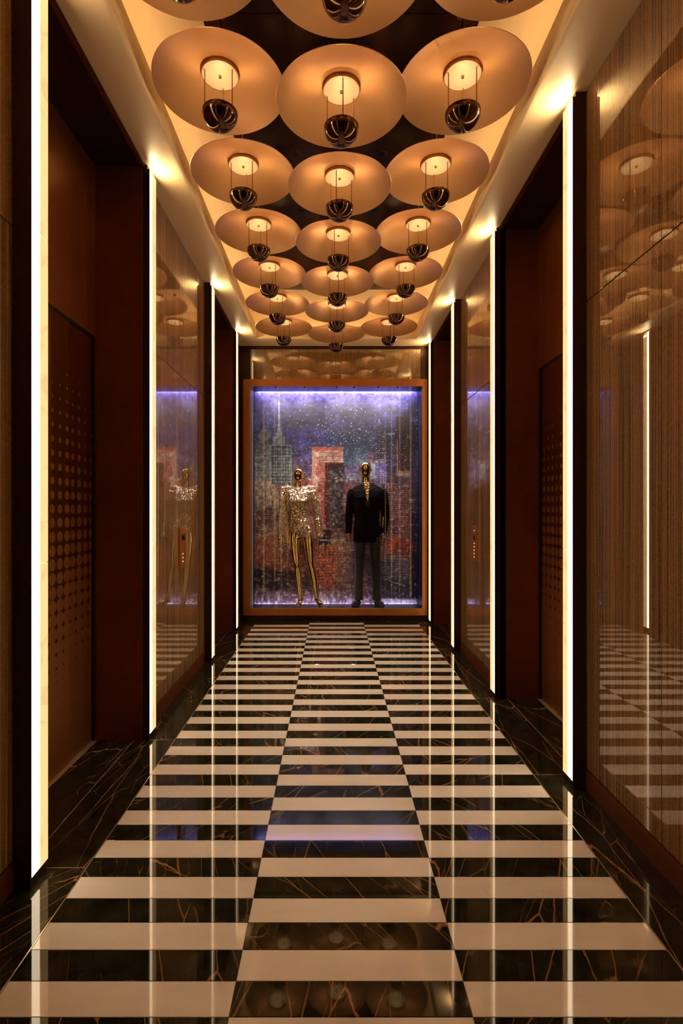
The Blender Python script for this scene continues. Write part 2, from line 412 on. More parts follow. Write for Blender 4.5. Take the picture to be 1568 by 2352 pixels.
# lift doors
def lift_door(n, s, XRC, a, b_):
    d = empty('door_%d' % n, (0, 0, 0)); struct(d)
    w = (b_-a-0.028)/4
    for k in range(4):
        fr = 0.0 if k in (1, 2) else 0.006
        y0 = a+0.014+k*w+0.001; y1 = a+0.014+(k+1)*w-0.001
        cbox('door_leaf', (XRC+s*(0.010+fr), y0, 0.006), (XRC+s*(0.024+fr), y1, 2.452), M['door'], d, 0.0012)
    box('shadow_gap', (XRC+s*0.0, b_-0.026, 0.004), (XRC+s*0.009, b_-0.0125, 2.462), M['gap'], d)
    box('shadow_gap', (XRC+s*0.0, a+0.0125, 0.004), (XRC+s*0.009, a+0.026, 2.462), M['gap'], d)
    box('head_gap', (XRC+s*0.006, a+0.013, 2.453), (XRC+s*0.02, b_-0.013, 2.4615), M['gap'], d)
    box('door_sill', (XRC-s*0.002, a+0.013, 0.0005), (XRC+s*0.03, b_-0.013, 0.005), M['inlay'], d)
n = 1
for (a, b_) in LREC: lift_door(n, -1, RL, a, b_); n += 1
for (a, b_) in RREC: lift_door(n, 1, RR, a, b_); n += 1

# light pilasters
def pilaster(s, y0, y1, label, lm):
    XW, XSF = (XL, SL) if s < 0 else (XR, SR)
    depth = abs(XSF-XW) + 0.014
    o = empty('wall_light', (XSF, y0, 0.0005)); tag(o, label, 'wall light', 'alabaster light strips on the corridor walls')
    w = y1-y0; h0, h1 = 0.040, 3.486
    box('housing', (s*0.014, 0, 0), (s*depth, w, ZS-0.004), M['bronze_dim'], o)
    box('base', (s*0.004, 0.002, 0), (s*0.014, w, h0), M['bronze_dim'], o)
    k = w*(0.5 if lm.name.startswith('strip') else 0.38)
    box('edge_trim', (0, 0, h0), (s*0.014, 0.004, h1), M['bronze_dim'], o)
    cbox('diffuser', (s*0.0, 0.004, h0), (s*0.014, k, h1), lm, o)
    for z0, z1 in ((h0, 1.20), (1.202, 2.45), (2.452, h1)):
        cbox('alabaster_slab', (-s*0.002, k+0.0005, z0), (s*0.014, w, z1), M['onyx'], o, 0.001)
    box('light_opening', (s*0.002, 0.006, h1+0.0005), (s*0.013, w-0.006, h1+0.003), M['ledtop'], o)
    ld = bpy.data.lights.new('top_light', 'AREA'); ld.shape = 'RECTANGLE'; ld.size = w*0.8; ld.size_y = 0.014; ld.energy = 0.62; ld.color = (1.0, 0.78, 0.42); ld.spread = math.radians(165)
    lo = bpy.data.objects.new('top_light', ld); C.objects.link(lo); lo.parent = o  # hidden area lamp added to throw the strip's glow onto the soffit
    lo.location = (-s*0.004, w/2, h1-0.035)
    lo.rotation_euler = Vector((s*0.96, 0, -0.28)).to_track_quat('Z', 'Y').to_euler()
lab_l = ['tall glowing strip on the left wall behind the camera', 'widest tall glowing alabaster strip at the far left, nearest the camera',
         'second glowing strip from the left, between the dotted lift door and glass panel', 'thin glowing strip on the left wall just past the left glass panel',
         'thinnest left glowing strip, standing nearest the display window']
lab_r = ['tall glowing strip on the right wall beside the camera', 'widest glowing strip on the right wall, between ribbed glass panel and lift recess',
         'second glowing strip on the right wall, between lift recess and glass panel', 'thin glowing strip on the right wall beyond the right call panel',
         'thinnest right glowing strip, standing against the display window frame']
for (a, b_), t in zip(lstrips, lab_l): pilaster(-1, a, b_, t, M['led3'] if a < 1.4 else M['led'] if a < 2.7 else M['led2'])
for (a, b_), t in zip(rstrips, lab_r): pilaster(1, a, b_, t, M['led3'] if a < 1.4 else M['led'] if a < 2.7 else M['led2'])

# ------------------------------------------------------------------ ceiling with recessed coffer
OL, OR_, OY0, OY1 = XC-0.972, XC+0.972, -1.6, 6.33     # opening
LIP = 3.672
CH = 3.93                                           # coffer ceiling height
bm = bmesh.new()
def prism(bm, prof, path):
    """sweep a closed cross-section (offset outward from the opening, z) round a rectangular path"""
    (x0, y0), (x1, y1) = path
    rings = []
    for (cx, cy, sx, sy) in ((x0, y0, -1, -1), (x1, y0, 1, -1), (x1, y1, 1, 1), (x0, y1, -1, 1)):
        rings.append([bm.verts.new((cx+sx*o, cy+sy*o, z)) for o, z in prof])
    for i in range(4):
        A, B = rings[i], rings[(i+1) % 4]
        for k in range(len(prof)):
            j = (k+1) % len(prof)
            bm.faces.new((A[k], A[j], B[j], B[k]))
r = 0.028
arc = [(r-r*math.sin(t), ZS+r-r*math.cos(t)) for t in [math.pi/2*i/6 for i in range(7)]]
prof = [(0.26, ZS)] + arc + [(0.002, ZS+0.08), (0.006, LIP-0.01), (0.014, LIP), (0.05, LIP), (0.06, LIP-0.03), (0.26, LIP-0.03)]
prism(bm, prof, ((OL, OY0), (OR_, OY1)))
# flat outer soffit out to the walls
add_box(bm, (-1.45, Y0, ZS+0.0003), (OL-0.2, D+0.0, LIP-0.03)); add_box(bm, (OR_+0.2, Y0, ZS+0.0003), (1.55, D+0.0, LIP-0.03))
add_box(bm, (OL-0.21, OY1+0.2, ZS+0.0003), (OR_+0.21, D, LIP-0.03)); add_box(bm, (OL-0.21, Y0, ZS+0.0003), (OR_+0.21, OY0-0.2, LIP-0.03))
ceiling = struct(bm_obj('ceiling', bm, M['plaster'], None, True, 40))
# coffer walls and cream coffer ceiling
CX0, CX1, CY0, CY1 = OL-0.22, OR_+0.22, OY0-0.22, OY1+0.22
bm = bmesh.new()
add_box(bm, (CX0-0.05, CY0, LIP-0.03), (CX0, CY1, CH)); add_box(bm, (CX1, CY0, LIP-0.03), (CX1+0.05, CY1, CH))
add_box(bm, (CX0-0.05, CY0-0.05, LIP-0.03), (CX1+0.05, CY0, CH)); add_box(bm, (CX0-0.05, CY1, LIP-0.03), (CX1+0.05, CY1+0.05, CH))
add_box(bm, (CX0-0.05, CY0-0.05, CH), (CX1+0.05, CY1+0.05, CH+0.06))
bm_obj('cove', bm, M['cove'], ceiling)
py = [OY0+0.3, -0.11, 1.23, 2.57, 3.91, 5.25, 5.78]
for a, b_ in zip(py, py[1:]):
    for xa, xb in ((XC-0.70, XC), (XC, XC+0.70)):
        box('ceiling_panel', (xa+0.002, a+0.002, CH-0.05), (xb-0.002, b_-0.002, CH-0.0005), M['ceil_metal'], ceiling, 0.002)
for a, b_ in (((OL-0.13, OY0), (OL-0.115, OY1)), ((OR_+0.115, OY0), (OR_+0.13, OY1)), ((OL, OY1+0.115), (OR_, OY1+0.13))):
    box('cove_light', (*a, LIP-0.029), (*b_, LIP-0.019), M['coveled'], ceiling)

# ------------------------------------------------------------------ pendant lamps
R, RB = 0.322, 0.087
def make_lamp(z, top):
    """origin at the ceiling fixing; rim plane at height z"""
    o = empty('pendant_lamp', (0, 0, 0))
    k = z - top                      # rim plane below the origin
    prof = []
    for i in range(15):
        t = i/14; rr = 0.080 + (R-0.080)*t
        prof.append((rr, k + 0.088*(1-((rr)/R)**1.7) ))
    lower = prof
    upper = [(R+0.0015, k+0.002), (R, k+0.004)] + [(a, b+0.004) for a, b in reversed(prof)]
    lathe('dish', lower + upper, M['dish'], o, 72)
    kc = k + 0.088*(1-(0.09/R)**1.7)
    lathe('collar', [(0.0895, kc+0.01), (0.0895, kc-0.0195), (0.091, kc-0.0195), (0.091, kc+0.01)], M['collar'], o, 48)
    lathe('lamp_plate', [(0, kc-0.019), (0.087, kc-0.0195), (0.0893, kc-0.018), (0.0893, kc+0.004), (0, kc+0.004)], M['plate'], o, 40)
    lathe('knob', [(0, kc-0.030), (0.007, kc-0.028), (0.008, kc-0.0195)], M['rod'], o, 12)
    kb = k - 0.123                    # bowl rim
    pr = [(RB*math.cos(a), kb-RB*math.sin(a)) for a in [math.pi/2*i/14 for i in range(14)]] + [(0, kb-RB)]
    inner = [((RB-0.003)*math.cos(a), kb-(RB-0.003)*math.sin(a)) for a in [math.pi/2*i/10 for i in range(10)]] + [(0, kb-RB+0.003)]
    lathe('bowl', pr[::-1] + inner, M['bowl'], o, 48)
    lathe('led_module', [(0, kb-0.026), (0.05, kb-0.026), (0.05, kb-0.03), (0, kb-0.03)], M['lampled'], o, 24)
    for q in range(3):
        a = q*2*math.pi/3
        bm = bmesh.new(); x, y = 0.077*math.cos(a), 0.077*math.sin(a)
        add_tube(bm, [(x, y, kb-0.03), (x, y, kc-0.017)], 0.0028, 8)
        bm_obj('rod', bm, M['rod'], o, True, 40)
    lathe('stem', [(0.006, kc+0.0045), (0.006, -0.012), (0.03, -0.010), (0.03, 0)], M['rod'], o, 16)
    ld = bpy.data.lights.new('uplight', 'AREA'); ld.shape = 'DISK'; ld.size = 0.09; ld.energy = BOWL_W; ld.color = WARM
    lo = bpy.data.objects.new('uplight', ld); C.objects.link(lo); lo.parent = o
    lo.location = (0, 0, kb-0.022); lo.rotation_euler = (math.pi, 0, 0)
    return o
def dup(root, loc, rz):
    r_ = root.copy(); C.objects.link(r_); r_.location = loc; r_.rotation_euler = (0, 0, rz)
    for ch in list(root.children):
        c = ch.copy(); C.objects.link(c); c.parent = r_
    return r_
TOP = CH-0.05
ZM, ZSD = HC+2.03, HC+2.105
lamp_m = make_lamp(ZM, TOP); lamp_s = make_lamp(ZSD, TOP)
rng = random.Random(5)
first = {0: True, 1: True}
rows = [2.566 + 0.671*k for k in range(-3, 6)]
ords = ['', '', 'first', 'second', 'third', 'fourth', 'fifth', 'sixth', 'seventh and farthest']
DX = 0.603
for ri, y in enumerate(rows):
    for c, x in ((-1, XC-DX), (0, XC), (1, XC+DX)):
        kind = 0 if c == 0 else 1
        base = math.radians(258 if c == 0 else 82) + rng.uniform(-0.2, 0.35)
        if first[kind]:
            o = (lamp_m, lamp_s)[kind]; o.location = (x, y, TOP); o.rotation_euler = (0, 0, base); first[kind] = False
        else: o = dup((lamp_m, lamp_s)[kind], (x, y, TOP), base)
        colname = {-1: 'left', 0: 'middle', 1: 'right'}[c]
        if ri < 2: lab = 'round copper dish lamp of the %s column, hanging %s the camera' % (colname, ('behind', 'above')[ri])
        else: lab = 'copper dish lamp with dark bowl, %s column, %s row from the top' % (colname, ords[ri])
        if ri == 2: lab = 'copper dish lamp of the %s column cut off by the top edge' % colname
        if ri == 8: lab = 'smallest round copper dish lamp of the %s column, nearest the display window' % colname
        tag(o, lab, 'pendant lamp', 'copper dish lamps in the ceiling coffer')

# fill lights added to brighten the far floor, in the gaps between four dishes
def fill_light(x, y, lab):
    o = empty('fill_light', (x, y, CH-0.051)); tag(o, lab, 'fill_light', 'fill lights added between the copper dishes to brighten the floor')
    lathe('trim_ring', [(0.022, -0.003), (0.032, -0.003), (0.033, 0), (0.022, 0)], M['black'], o, 24)
    lathe('baffle', [(0.022, 0.0), (0.021, 0.03), (0.0, 0.03)], M['black'], o, 24)
    ld = bpy.data.lights.new('lamp', 'SPOT'); ld.energy = 24.0; ld.color = (1.0, 0.82, 0.60); ld.spot_size = math.radians(52); ld.spot_blend = 0.6; ld.shadow_soft_size = 0.012
    lo = bpy.data.objects.new('lamp', ld); C.objects.link(lo); lo.parent = o; lo.location = (0, 0, -0.006)
for k, y in enumerate([2.566+0.671*(q+0.5) for q in range(5)]):
    for sx, side in ((-0.302, 'left'), (0.302, 'right')):
        fill_light(XC+sx, y, 'tiny added downlight above the gap between dish rows %s and %s, %s of centre' % (('two', 'three', 'four', 'five', 'six')[k], ('three', 'four', 'five', 'six', 'seven')[k], side))

# ------------------------------------------------------------------ end wall and display window
def pxz(py_, y): return HC + (VPY-py_)*y/F_PX
def pxx(px_, y): return (px_-VPX)*y/F_PX
FX0, FX1 = pxx(559, D), pxx(980.5, D); FZ0, FZ1 = pxz(1413, D), pxz(871.5, D)
IX0, IX1 = pxx(575, D), pxx(969, D); IZ0, IZ1 = pxz(1396.5, D), pxz(888, D)
YB = 6.915                                            # back of the display box
bm = bmesh.new()
add_box(bm, (XL-0.3, D+0.012, -0.1), (IX0-0.012, D+0.40, 4.3)); add_box(bm, (IX1+0.012, D+0.012, -0.1), (XR+0.3, D+0.40, 4.3))
add_box(bm, (IX0-0.012, D+0.012, -0.1), (IX1+0.012, D+0.40, IZ0-0.112)); add_box(bm, (IX0-0.012, D+0.012, IZ1+0.112), (IX1+0.012, D+0.40, 4.3))
wall_back = struct(bm_obj('wall_back', bm, M['bronze_dim']))
GX0, GX1 = pxx(575, D), pxx(966, D)
GZ0 = FZ1+0.003
cbox('panel', (GX0, D+0.002, GZ0), (0.04, D+0.012, pxz(802, D)), M['fabric'], wall_back, 0.001)
cbox('panel', (0.042, D+0.002, GZ0), (GX1, D+0.012, pxz(802, D)), M['fabric'], wall_back, 0.001)
box('stile', (XL, D, GZ0), (GX0-0.003, D+0.012, ZS), M['bronze_dim'], wall_back); box('stile', (GX1+0.003, D, GZ0), (XR, D+0.012, ZS), M['bronze_dim'], wall_back)
box('head_rail', (XL, D-0.004, pxz(801.5, D)), (XR, D+0.012, ZS), M['bronze_dim'], wall_back)
box('stile', (XL, D, 0), (FX0-0.002, D+0.012, GZ0-0.001), M['bronze_dim'], wall_back); box('stile', (FX1+0.002, D, 0), (XR, D+0.012, GZ0-0.001), M['bronze_dim'], wall_back)
box('plinth', (FX0, D+0.002, 0), (FX1, D+0.012, FZ0-0.002), M['bronze_dim'], wall_back)
bmw = empty('wall_rear_root'); bpy.data.objects.remove(bmw)
struct(box('wall_rear', (-2.0, Y0-0.1, -0.1), (2.1, Y0, 4.3), M['bronze_dim']))

win = empty('window_1', (0, 0, 0)); struct(win)
def member(pts):
    bm = bmesh.new()
    lo = [bm.verts.new((x, D-0.022, z)) for x, z in pts]; hi = [bm.verts.new((x, D+0.010, z)) for x, z in pts]
    bm.faces.new(lo); bm.faces.new(hi[::-1])
    for i in range(4): bm.faces.new((lo[i], hi[i], hi[(i+1) % 4], lo[(i+1) % 4]))
    bmesh.ops.bevel(bm, geom=list(bm.edges), offset=0.0015, segments=1, affect='EDGES')
    bm_obj('frame_member', bm, M['frame'], win)
g = 0.0006
member([(FX0, FZ0+g), (IX0, IZ0+g), (IX0, IZ1-g), (FX0, FZ1-g)]); member([(FX1, FZ0+g), (FX1, FZ1-g), (IX1, IZ1-g), (IX1, IZ0+g)])
member([(FX0+g, FZ0), (FX1-g, FZ0), (IX1-g, IZ0), (IX0+g, IZ0)]); member([(FX0+g, FZ1), (IX0+g, IZ1), (IX1-g, IZ1), (FX1-g, FZ1)])
box('window_pane', (IX0, D-0.008, IZ0), (IX1, D-0.002, IZ1), M['wglass'], win)
SB = YB-0.040                                         # slots for the hidden led strips
bm = bmesh.new()
add_box(bm, (IX0-0.01, D+0.011, IZ0-0.1), (IX0, YB+0.02, IZ1+0.1)); add_box(bm, (IX1, D+0.011, IZ0-0.1), (IX1+0.01, YB+0.02, IZ1+0.1))
add_box(bm, (IX0, D+0.011, IZ1), (IX1, SB, IZ1+0.008)); add_box(bm, (IX0, D+0.011, IZ0-0.008), (IX1, SB, IZ0))
add_box(bm, (IX0-0.01, D+0.011, IZ1+0.1), (IX1+0.01, YB+0.02, IZ1+0.11)); add_box(bm, (IX0-0.01, D+0.011, IZ0-0.11), (IX1+0.01, YB+0.02, IZ0-0.1))
add_box(bm, (IX0-0.01, YB+0.02, IZ0-0.11), (IX1+0.01, YB+0.03, IZ1+0.11))
bm_obj('display_box', bm, M['boxin'], win)
box('led_strip', (IX0+0.03, SB+0.001, IZ1+0.045), (IX1-0.03, SB+0.018, IZ1+0.055), M['violet'], win)
box('led_strip', (IX0+0.03, SB+0.001, IZ0-0.055), (IX1-0.03, SB+0.018, IZ0-0.045), M['violet'], win)
for px_ in (632, 698.7, 772.6, 813, 869, 913.5):      # six small display lamps behind the window head
    x = pxx(px_, D)
    cbox('display_lamp', (x-0.009, D+0.020, IZ1-0.014), (x+0.009, D+0.038, IZ1-0.0005), M['black'], win)
    ld = bpy.data.lights.new('display_spot', 'SPOT'); ld.energy = 12.0; ld.color = (1.0, 0.88, 0.80); ld.spot_size = math.radians(150); ld.spot_blend = 1.0; ld.shadow_soft_size = 0.008
    lo = bpy.data.objects.new('display_spot', ld); C.objects.link(lo); lo.parent = win
    lo.location = (x, D+0.029, IZ1-0.022); lo.rotation_euler = (math.radians(24), 0, 0)
for px_ in (622, 753, 787, 860, 926):
    cbox('fixing', (pxx(px_, D)-0.008, D+0.012, IZ0+0.0005), (pxx(px_, D)+0.008, D+0.028, IZ0+0.010), M['black'], win)
# real lamps of the display: a violet wash from the head, warm spots on the figures
def area(name, loc, rot, sx, sy, e, col, parent=None, spread=math.pi):
    ld = bpy.data.lights.new(name, 'AREA'); ld.shape = 'RECTANGLE'; ld.size = sx; ld.size_y = sy; ld.energy = e; ld.color = col; ld.spread = spread
    lo = bpy.data.objects.new(name, ld); C.objects.link(lo); lo.location = loc; lo.rotation_euler = rot
    if parent: lo.parent = parent
    return lo
area('head_wash', (XC, SB+0.009, IZ1+0.040), (math.radians(12), 0, 0), 2.1, 0.014, 13.0, (0.70, 0.66, 1.0), win)
area('foot_wash', (XC, YB-0.010, IZ0-0.043), (math.pi, 0, 0), 2.1, 0.014, 1.2, (0.75, 0.68, 1.0), win)
for x, e in ((-0.45, 15.0), (0.46, 9.0)):
    ld = bpy.data.lights.new('spot', 'SPOT'); ld.energy = e; ld.color = (1.0, 0.80, 0.58); ld.spot_size = math.radians(42); ld.spot_blend = 0.5; ld.shadow_soft_size = 0.02
    lo = bpy.data.objects.new('spot', ld); C.objects.link(lo); lo.parent = win
    lo.location = (x, D+0.04, IZ1-0.03); lo.rotation_euler = (math.radians(6), 0, 0)

# ---- painted skyline backdrop: a printed picture, coloured vertex by vertex in numpy
def painting():
    W, H = 384, 490; X0, Y0_ = 583.5, 898.5
    rs = np.random.RandomState(11)
    def noise(cx, cy, seed=0):
        r_ = np.random.RandomState(seed); g_ = r_.rand(cy+2, cx+2)
        yy = np.linspace(0, cy, H, endpoint=False); xx = np.linspace(0, cx, W, endpoint=False)
        yi = yy.astype(int); xi = xx.astype(int); fy = (yy-yi)[:, None]; fx = (xx-xi)[None, :]
        fy = fy*fy*(3-2*fy); fx = fx*fx*(3-2*fx)
        a = g_[yi][:, xi]; b = g_[yi][:, xi+1]; c = g_[yi+1][:, xi]; d = g_[yi+1][:, xi+1]
        return (a*(1-fx)+b*fx)*(1-fy)+(c*(1-fx)+d*fx)*fy
    def fbm(cx, cy, seed): return 0.5*noise(cx, cy, seed)+0.27*noise(cx*2, cy*2, seed+1)+0.15*noise(cx*4, cy*4, seed+2)+0.08*noise(cx*8, cy*8, seed+3)
    yy, xx = np.mgrid[0:H, 0:W].astype(float); PX = xx+X0; PY = yy+Y0_
    img = np.zeros((H, W, 3))
    def sm(v, a, b): t = np.clip((v-a)/(b-a), 0, 1); return t*t*(3-2*t)
    def blend(mask, col, a=1.0):
        nonlocal img
        m_ = np.clip(mask, 0, 1)[..., None]*a; img = img*(1-m_)+np.array(col, float)*m_
    def rect(x0, y0, x1, y1, soft=1.0):
        return np.clip(np.minimum(np.minimum(PX-x0, x1-PX), np.minimum(PY-y0, y1-PY))/soft+0.5, 0, 1)
    def blob(cx, cy, rx, ry, seed, k=0.9):
        d = ((PX-cx)/rx)**2+((PY-cy)/ry)**2 + (fbm(18, 22, seed)-0.5)*k*3
        return 1-sm(d, 0.5, 1.2)
    n1 = fbm(10, 14, 1); n2 = fbm(22, 40, 5); n3 = fbm(60, 90, 9); streak = noise(14, 160, 15)*0.6+noise(40, 240, 16)*0.4; vst = noise(170, 12, 17)
    img[:] = (64, 56, 92)
    blend(sm(n1, 0.42, 0.68), (92, 84, 150)); blend(sm(n2, 0.52, 0.75), (38, 34, 52), 0.8); blend(sm(streak, 0.6, 0.85), (120, 105, 150), 0.35)
    blend(1-sm(PY, 905, 960), (110, 100, 190), 0.5)
    blend(blob(800, 1030, 80, 50, 21), (52, 76, 96), 0.6); blend(blob(830, 1050, 45, 28, 22), (66, 96, 106), 0.35)
    blend(blob(700, 1005, 70, 24, 23), (74, 70, 165), 0.6); blend(blob(620, 940, 60, 30, 24), (104, 96, 175), 0.4)
    # lower city ground
    low = sm(PY, 1075, 1130)
    blend(low, (96, 66, 66)); blend(low*sm(n2, 0.42, 0.62), (150, 124, 104), 0.75); blend(low*sm(n3, 0.52, 0.68), (48, 30, 36), 0.8)
    blend(low*sm(streak, 0.55, 0.8), (176, 140, 126), 0.45)
    blend(blob(615, 1150, 42, 70, 31), (150, 140, 112), 0.75); blend(blob(603, 1185, 24, 30, 32), (58, 24, 30), 0.85); blend(blob(640, 1235, 40, 30, 33), (150, 116, 92), 0.7)
    blend(blob(612, 1265, 45, 40, 34), (162, 88, 62), 0.8); blend(blob(655, 1290, 45, 30, 35), (150, 88, 66), 0.75); blend(blob(625, 1330, 60, 26, 36), (36, 22, 26), 0.85)
    blend(blob(690, 1345, 60, 24, 37), (40, 26, 34), 0.7); blend(blob(800, 1290, 40, 40, 38), (146, 96, 74), 0.7); blend(blob(786, 1252, 28, 14, 39), (150, 130, 84), 0.6)
    blend(blob(820, 1300, 26, 40, 40), (96, 80, 120), 0.7); blend(blob(600, 1040, 34, 40, 41), (120, 122, 110), 0.45)
    def outline(x0, y0, x1, y1, col, a=0.8):
        blend(rect(x0, y0, x1, y0+1.2)+rect(x0, y0, x0+1.2, y1)+rect(x1-1.2, y0, x1, y1), col, a)
    def windows(x0, y0, x1, y1, dx, dy, wx, wy, col, p=0.6, a=0.85, seed=0):
        r_ = np.random.RandomState(seed); y = y0
        while y < y1:
            x = x0
            while x < x1:
                if r_.rand() < p: blend(rect(x, y, x+wx, y+wy, 0.8), col, a*(0.5+0.5*r_.rand()))
                x += dx
            y += dy
    def hlines(x0, y0, x1, y1, dy, t, col, a=0.7, seed=0):
        r_ = np.random.RandomState(seed); y = y0
        while y < y1:
            o = r_.uniform(-1, 1); blend(rect(x0+abs(o)*3, y+o*0.6, x1-abs(o)*2, y+o*0.6+t, 0.8), col, a*(0.4+0.6*r_.rand())); y += dy
    # pale old towers at the left
    blend(rect(586, 1008, 622, 1105, 2), (92, 96, 92), 0.75); blend(blob(607, 1000, 15, 16, 51, 0.15), (150, 152, 138), 0.9)
    outline(587, 1022, 624, 1110, (180, 182, 165)); windows(589, 1026, 622, 1104, 6, 7, 3.4, 3, (176, 180, 162), 0.6, 0.7, 2)
    blend(rect(628, 1002, 656, 1021, 1.5), (150, 160, 150), 0.9); blend(rect(620, 1021, 670, 1112, 1.5), (44, 58, 66), 0.95)
    outline(620, 1021, 670, 1112, (205, 212, 200), 0.95); outline(628, 1002, 655, 1021, (210, 215, 205), 0.9)
    hlines(620, 1030, 670, 1112, 7.5, 1.3, (190, 200, 188), 0.8, 3)
    for x in range(623, 670, 6): blend(rect(x, 1024, x+1.1, 1110), (176, 186, 176), 0.6)
    sp = np.clip((PY-902)/90, 0, 1)*3.0+0.4; blend((np.abs(PX-641.5) < sp)*(PY > 902)*(PY < 1003)*1.0, (176, 192, 205), 0.85)
    blend(blob(641.5, 996, 8, 9, 52, 0.1), (160, 170, 160), 0.9)
    blend(blob(675, 1075, 12, 14, 57), (100, 90, 80), 0.5)
    hlines(586, 1112, 668, 1250, 5.2, 1.0, (168, 160, 138), 0.55, 4); windows(600, 1115, 664, 1240, 5, 6, 2, 2.4, (60, 48, 44), 0.45, 0.7, 5)
    # central pink tower with its dark slab
    blend(rect(719, 1025, 791, 1068, 1.5), (214, 162, 142), 0.97); blend(rect(719, 1025, 791, 1034, 2), (190, 98, 76), 0.8)
    hlines(732, 1038, 788, 1066, 4.4, 1.5, (60, 28, 34), 0.9, 6); windows(733, 1036, 788, 1064, 5, 4.4, 2.2, 2, (240, 205, 185), 0.6, 0.7, 7)
    blend(rect(719, 1060, 749, 1225, 1.5), (178, 104, 88), 0.93); blend(rect(719, 1060, 729, 1150, 2), (222, 178, 156), 0.6)
    windows(722, 1070, 748, 1222, 5.5, 5.2, 2.6, 2.4, (92, 34, 36), 0.75, 0.85, 8); windows(724, 1072, 748, 1222, 5.5, 10.4, 2.4, 2, (232, 190, 170), 0.4, 0.8, 9)
    blend(rect(748, 1062, 794, 1212, 1.5), (38, 34, 40), 0.95); blend(rect(748, 1062, 794, 1076, 1), (48, 18, 18), 1.0); blend(rect(748, 1076, 757, 1205, 2), (88, 28, 26), 0.95)
    blend(rect(757, 1080, 794, 1210, 2)*sm(n3, 0.46, 0.62), (104, 98, 98), 0.6); windows(758, 1082, 792, 1205, 4.6, 5, 1.8, 1.8, (160, 142, 136), 0.35, 0.8, 10)
    windows(760, 1160, 792, 1208, 4, 4.4, 2, 1.4, (176, 170, 176), 0.35, 0.7, 11)
    blend(blob(724, 1108, 12, 20, 53), (216, 180, 160), 0.75); blend(blob(706, 1112, 14, 14, 54), (140, 64, 58), 0.75); blend(blob(722, 1150, 16, 30, 60), (150, 88, 78), 0.4)
    windows(712, 1100, 735, 1150, 5, 5, 2.5, 2, (235, 205, 190), 0.4, 0.6, 12)
    blend(rect(735, 1217, 762, 1250, 1), (26, 14, 20), 0.92); windows(738, 1222, 760, 1248, 6, 8, 3.5, 4, (205, 190, 180), 0.7, 0.85, 13)
    blend(rect(735, 1239, 800, 1241.2, 1), (190, 175, 170), 0.9)
    blend(rect(724, 1252, 772, 1352, 2), (168, 78, 56), 0.85); windows(727, 1256, 770, 1340, 8.5, 7, 4.6, 2.4, (232, 168, 140), 0.8, 0.85, 14); windows(730, 1259, 770, 1350, 8.5, 7, 3, 1.6, (84, 26, 26), 0.6, 0.8, 15)
    blend(rect(775, 1245, 812, 1345, 5), (150, 104, 84), 0.4); windows(800, 1240, 814, 1370, 4.4, 5, 2, 2, (120, 84, 130), 0.5, 0.8, 16)
    # right hand towers
    blend(rect(793, 1085, 830, 1240, 3), (92, 48, 52), 0.8); hlines(794, 1088, 830, 1238, 4.6, 1.3, (182, 128, 130), 0.7, 17)
    blend(rect(795, 1085, 838, 1106, 2), (70, 84, 120), 0.8); hlines(796, 1087, 838, 1106, 4, 1.5, (190, 205, 225), 0.8, 18)
    blend(rect(872, 990, 893, 1075, 1), (52, 44, 62), 0.95); blend(rect(878, 975, 890, 992, 1), (60, 52, 66), 0.9); windows(874, 996, 892, 1072, 4.6, 5.2, 2.6, 3, (215, 200, 190), 0.75, 0.9, 19)
    blend(rect(893, 982, 915, 1090, 1), (44, 40, 70), 0.95); windows(896, 990, 914, 1085, 4.4, 5.4, 1.6, 2.6, (118, 112, 150), 0.7, 0.8, 20); blend(rect(890, 994, 912, 996), (215, 205, 200), 0.8)
    blend(rect(915, 955, 946, 1085, 1.5), (38, 18, 16), 0.97); blend(rect(917, 1008, 919, 1080), (206, 160, 130), 0.8); windows(933, 1008, 940, 1078, 5, 5, 2.6, 2.2, (196, 160, 140), 0.6, 0.8, 21)
    blend(rect(946, 968, 967, 1389, 1.5), (38, 26, 46), 0.9); windows(949, 975, 966, 1180, 4.6, 5, 1.8, 2.4, (120, 76, 70), 0.6, 0.8, 22)
    blend(rect(855, 1056, 873, 1100, 1.5), (152, 168, 176), 0.85); windows(857, 1060, 872, 1098, 4, 5, 2.4, 2, (60, 66, 90), 0.6, 0.7, 23)
    blend(rect(866, 1062, 893, 1112, 1.5), (92, 82, 150), 0.85); windows(873, 1080, 893, 1108, 5, 5, 2.6, 2.6, (232, 228, 236), 0.7, 0.9, 24)
    blend(rect(893, 1085, 946, 1110, 2), (66, 48, 60), 0.9); blend(rect(915, 1080, 946, 1092, 1), (150, 120, 100), 0.6)
    blend(rect(884, 1112, 948, 1245, 2), (64, 34, 46), 0.9); hlines(886, 1115, 946, 1242, 4.7, 1.5, (196, 130, 124), 0.75, 25); windows(888, 1116, 944, 1240, 6, 4.7, 3, 1.4, (214, 180, 180), 0.45, 0.8, 26)
    blend(blob(858, 1048, 10, 14, 61), (118, 60, 76), 0.5)
    blend(blob(917, 1252, 34, 18, 55), (170, 72, 44), 0.9); blend(blob(935, 1262, 22, 18, 62), (110, 30, 26), 0.7)
    blend(rect(850, 1285, 946, 1345, 8), (48, 48, 76), 0.75); hlines(850, 1276, 945, 1345, 6, 1.4, (150, 164, 190), 0.6, 27)
    blend(rect(880, 1330, 967, 1374, 6), (34, 30, 48), 0.9); windows(886, 1340, 960, 1372, 9, 10, 2.2, 6, (190, 180, 205), 0.5, 0.8, 28)
    blend((np.abs(PY-(1330+(PX-890)*0.35)) < 1.2)*(PX > 885)*(PX < 935)*1.0, (200, 190, 205), 0.7)
    # misty foot of the picture
    foot = sm(PY, 1345, 1375)
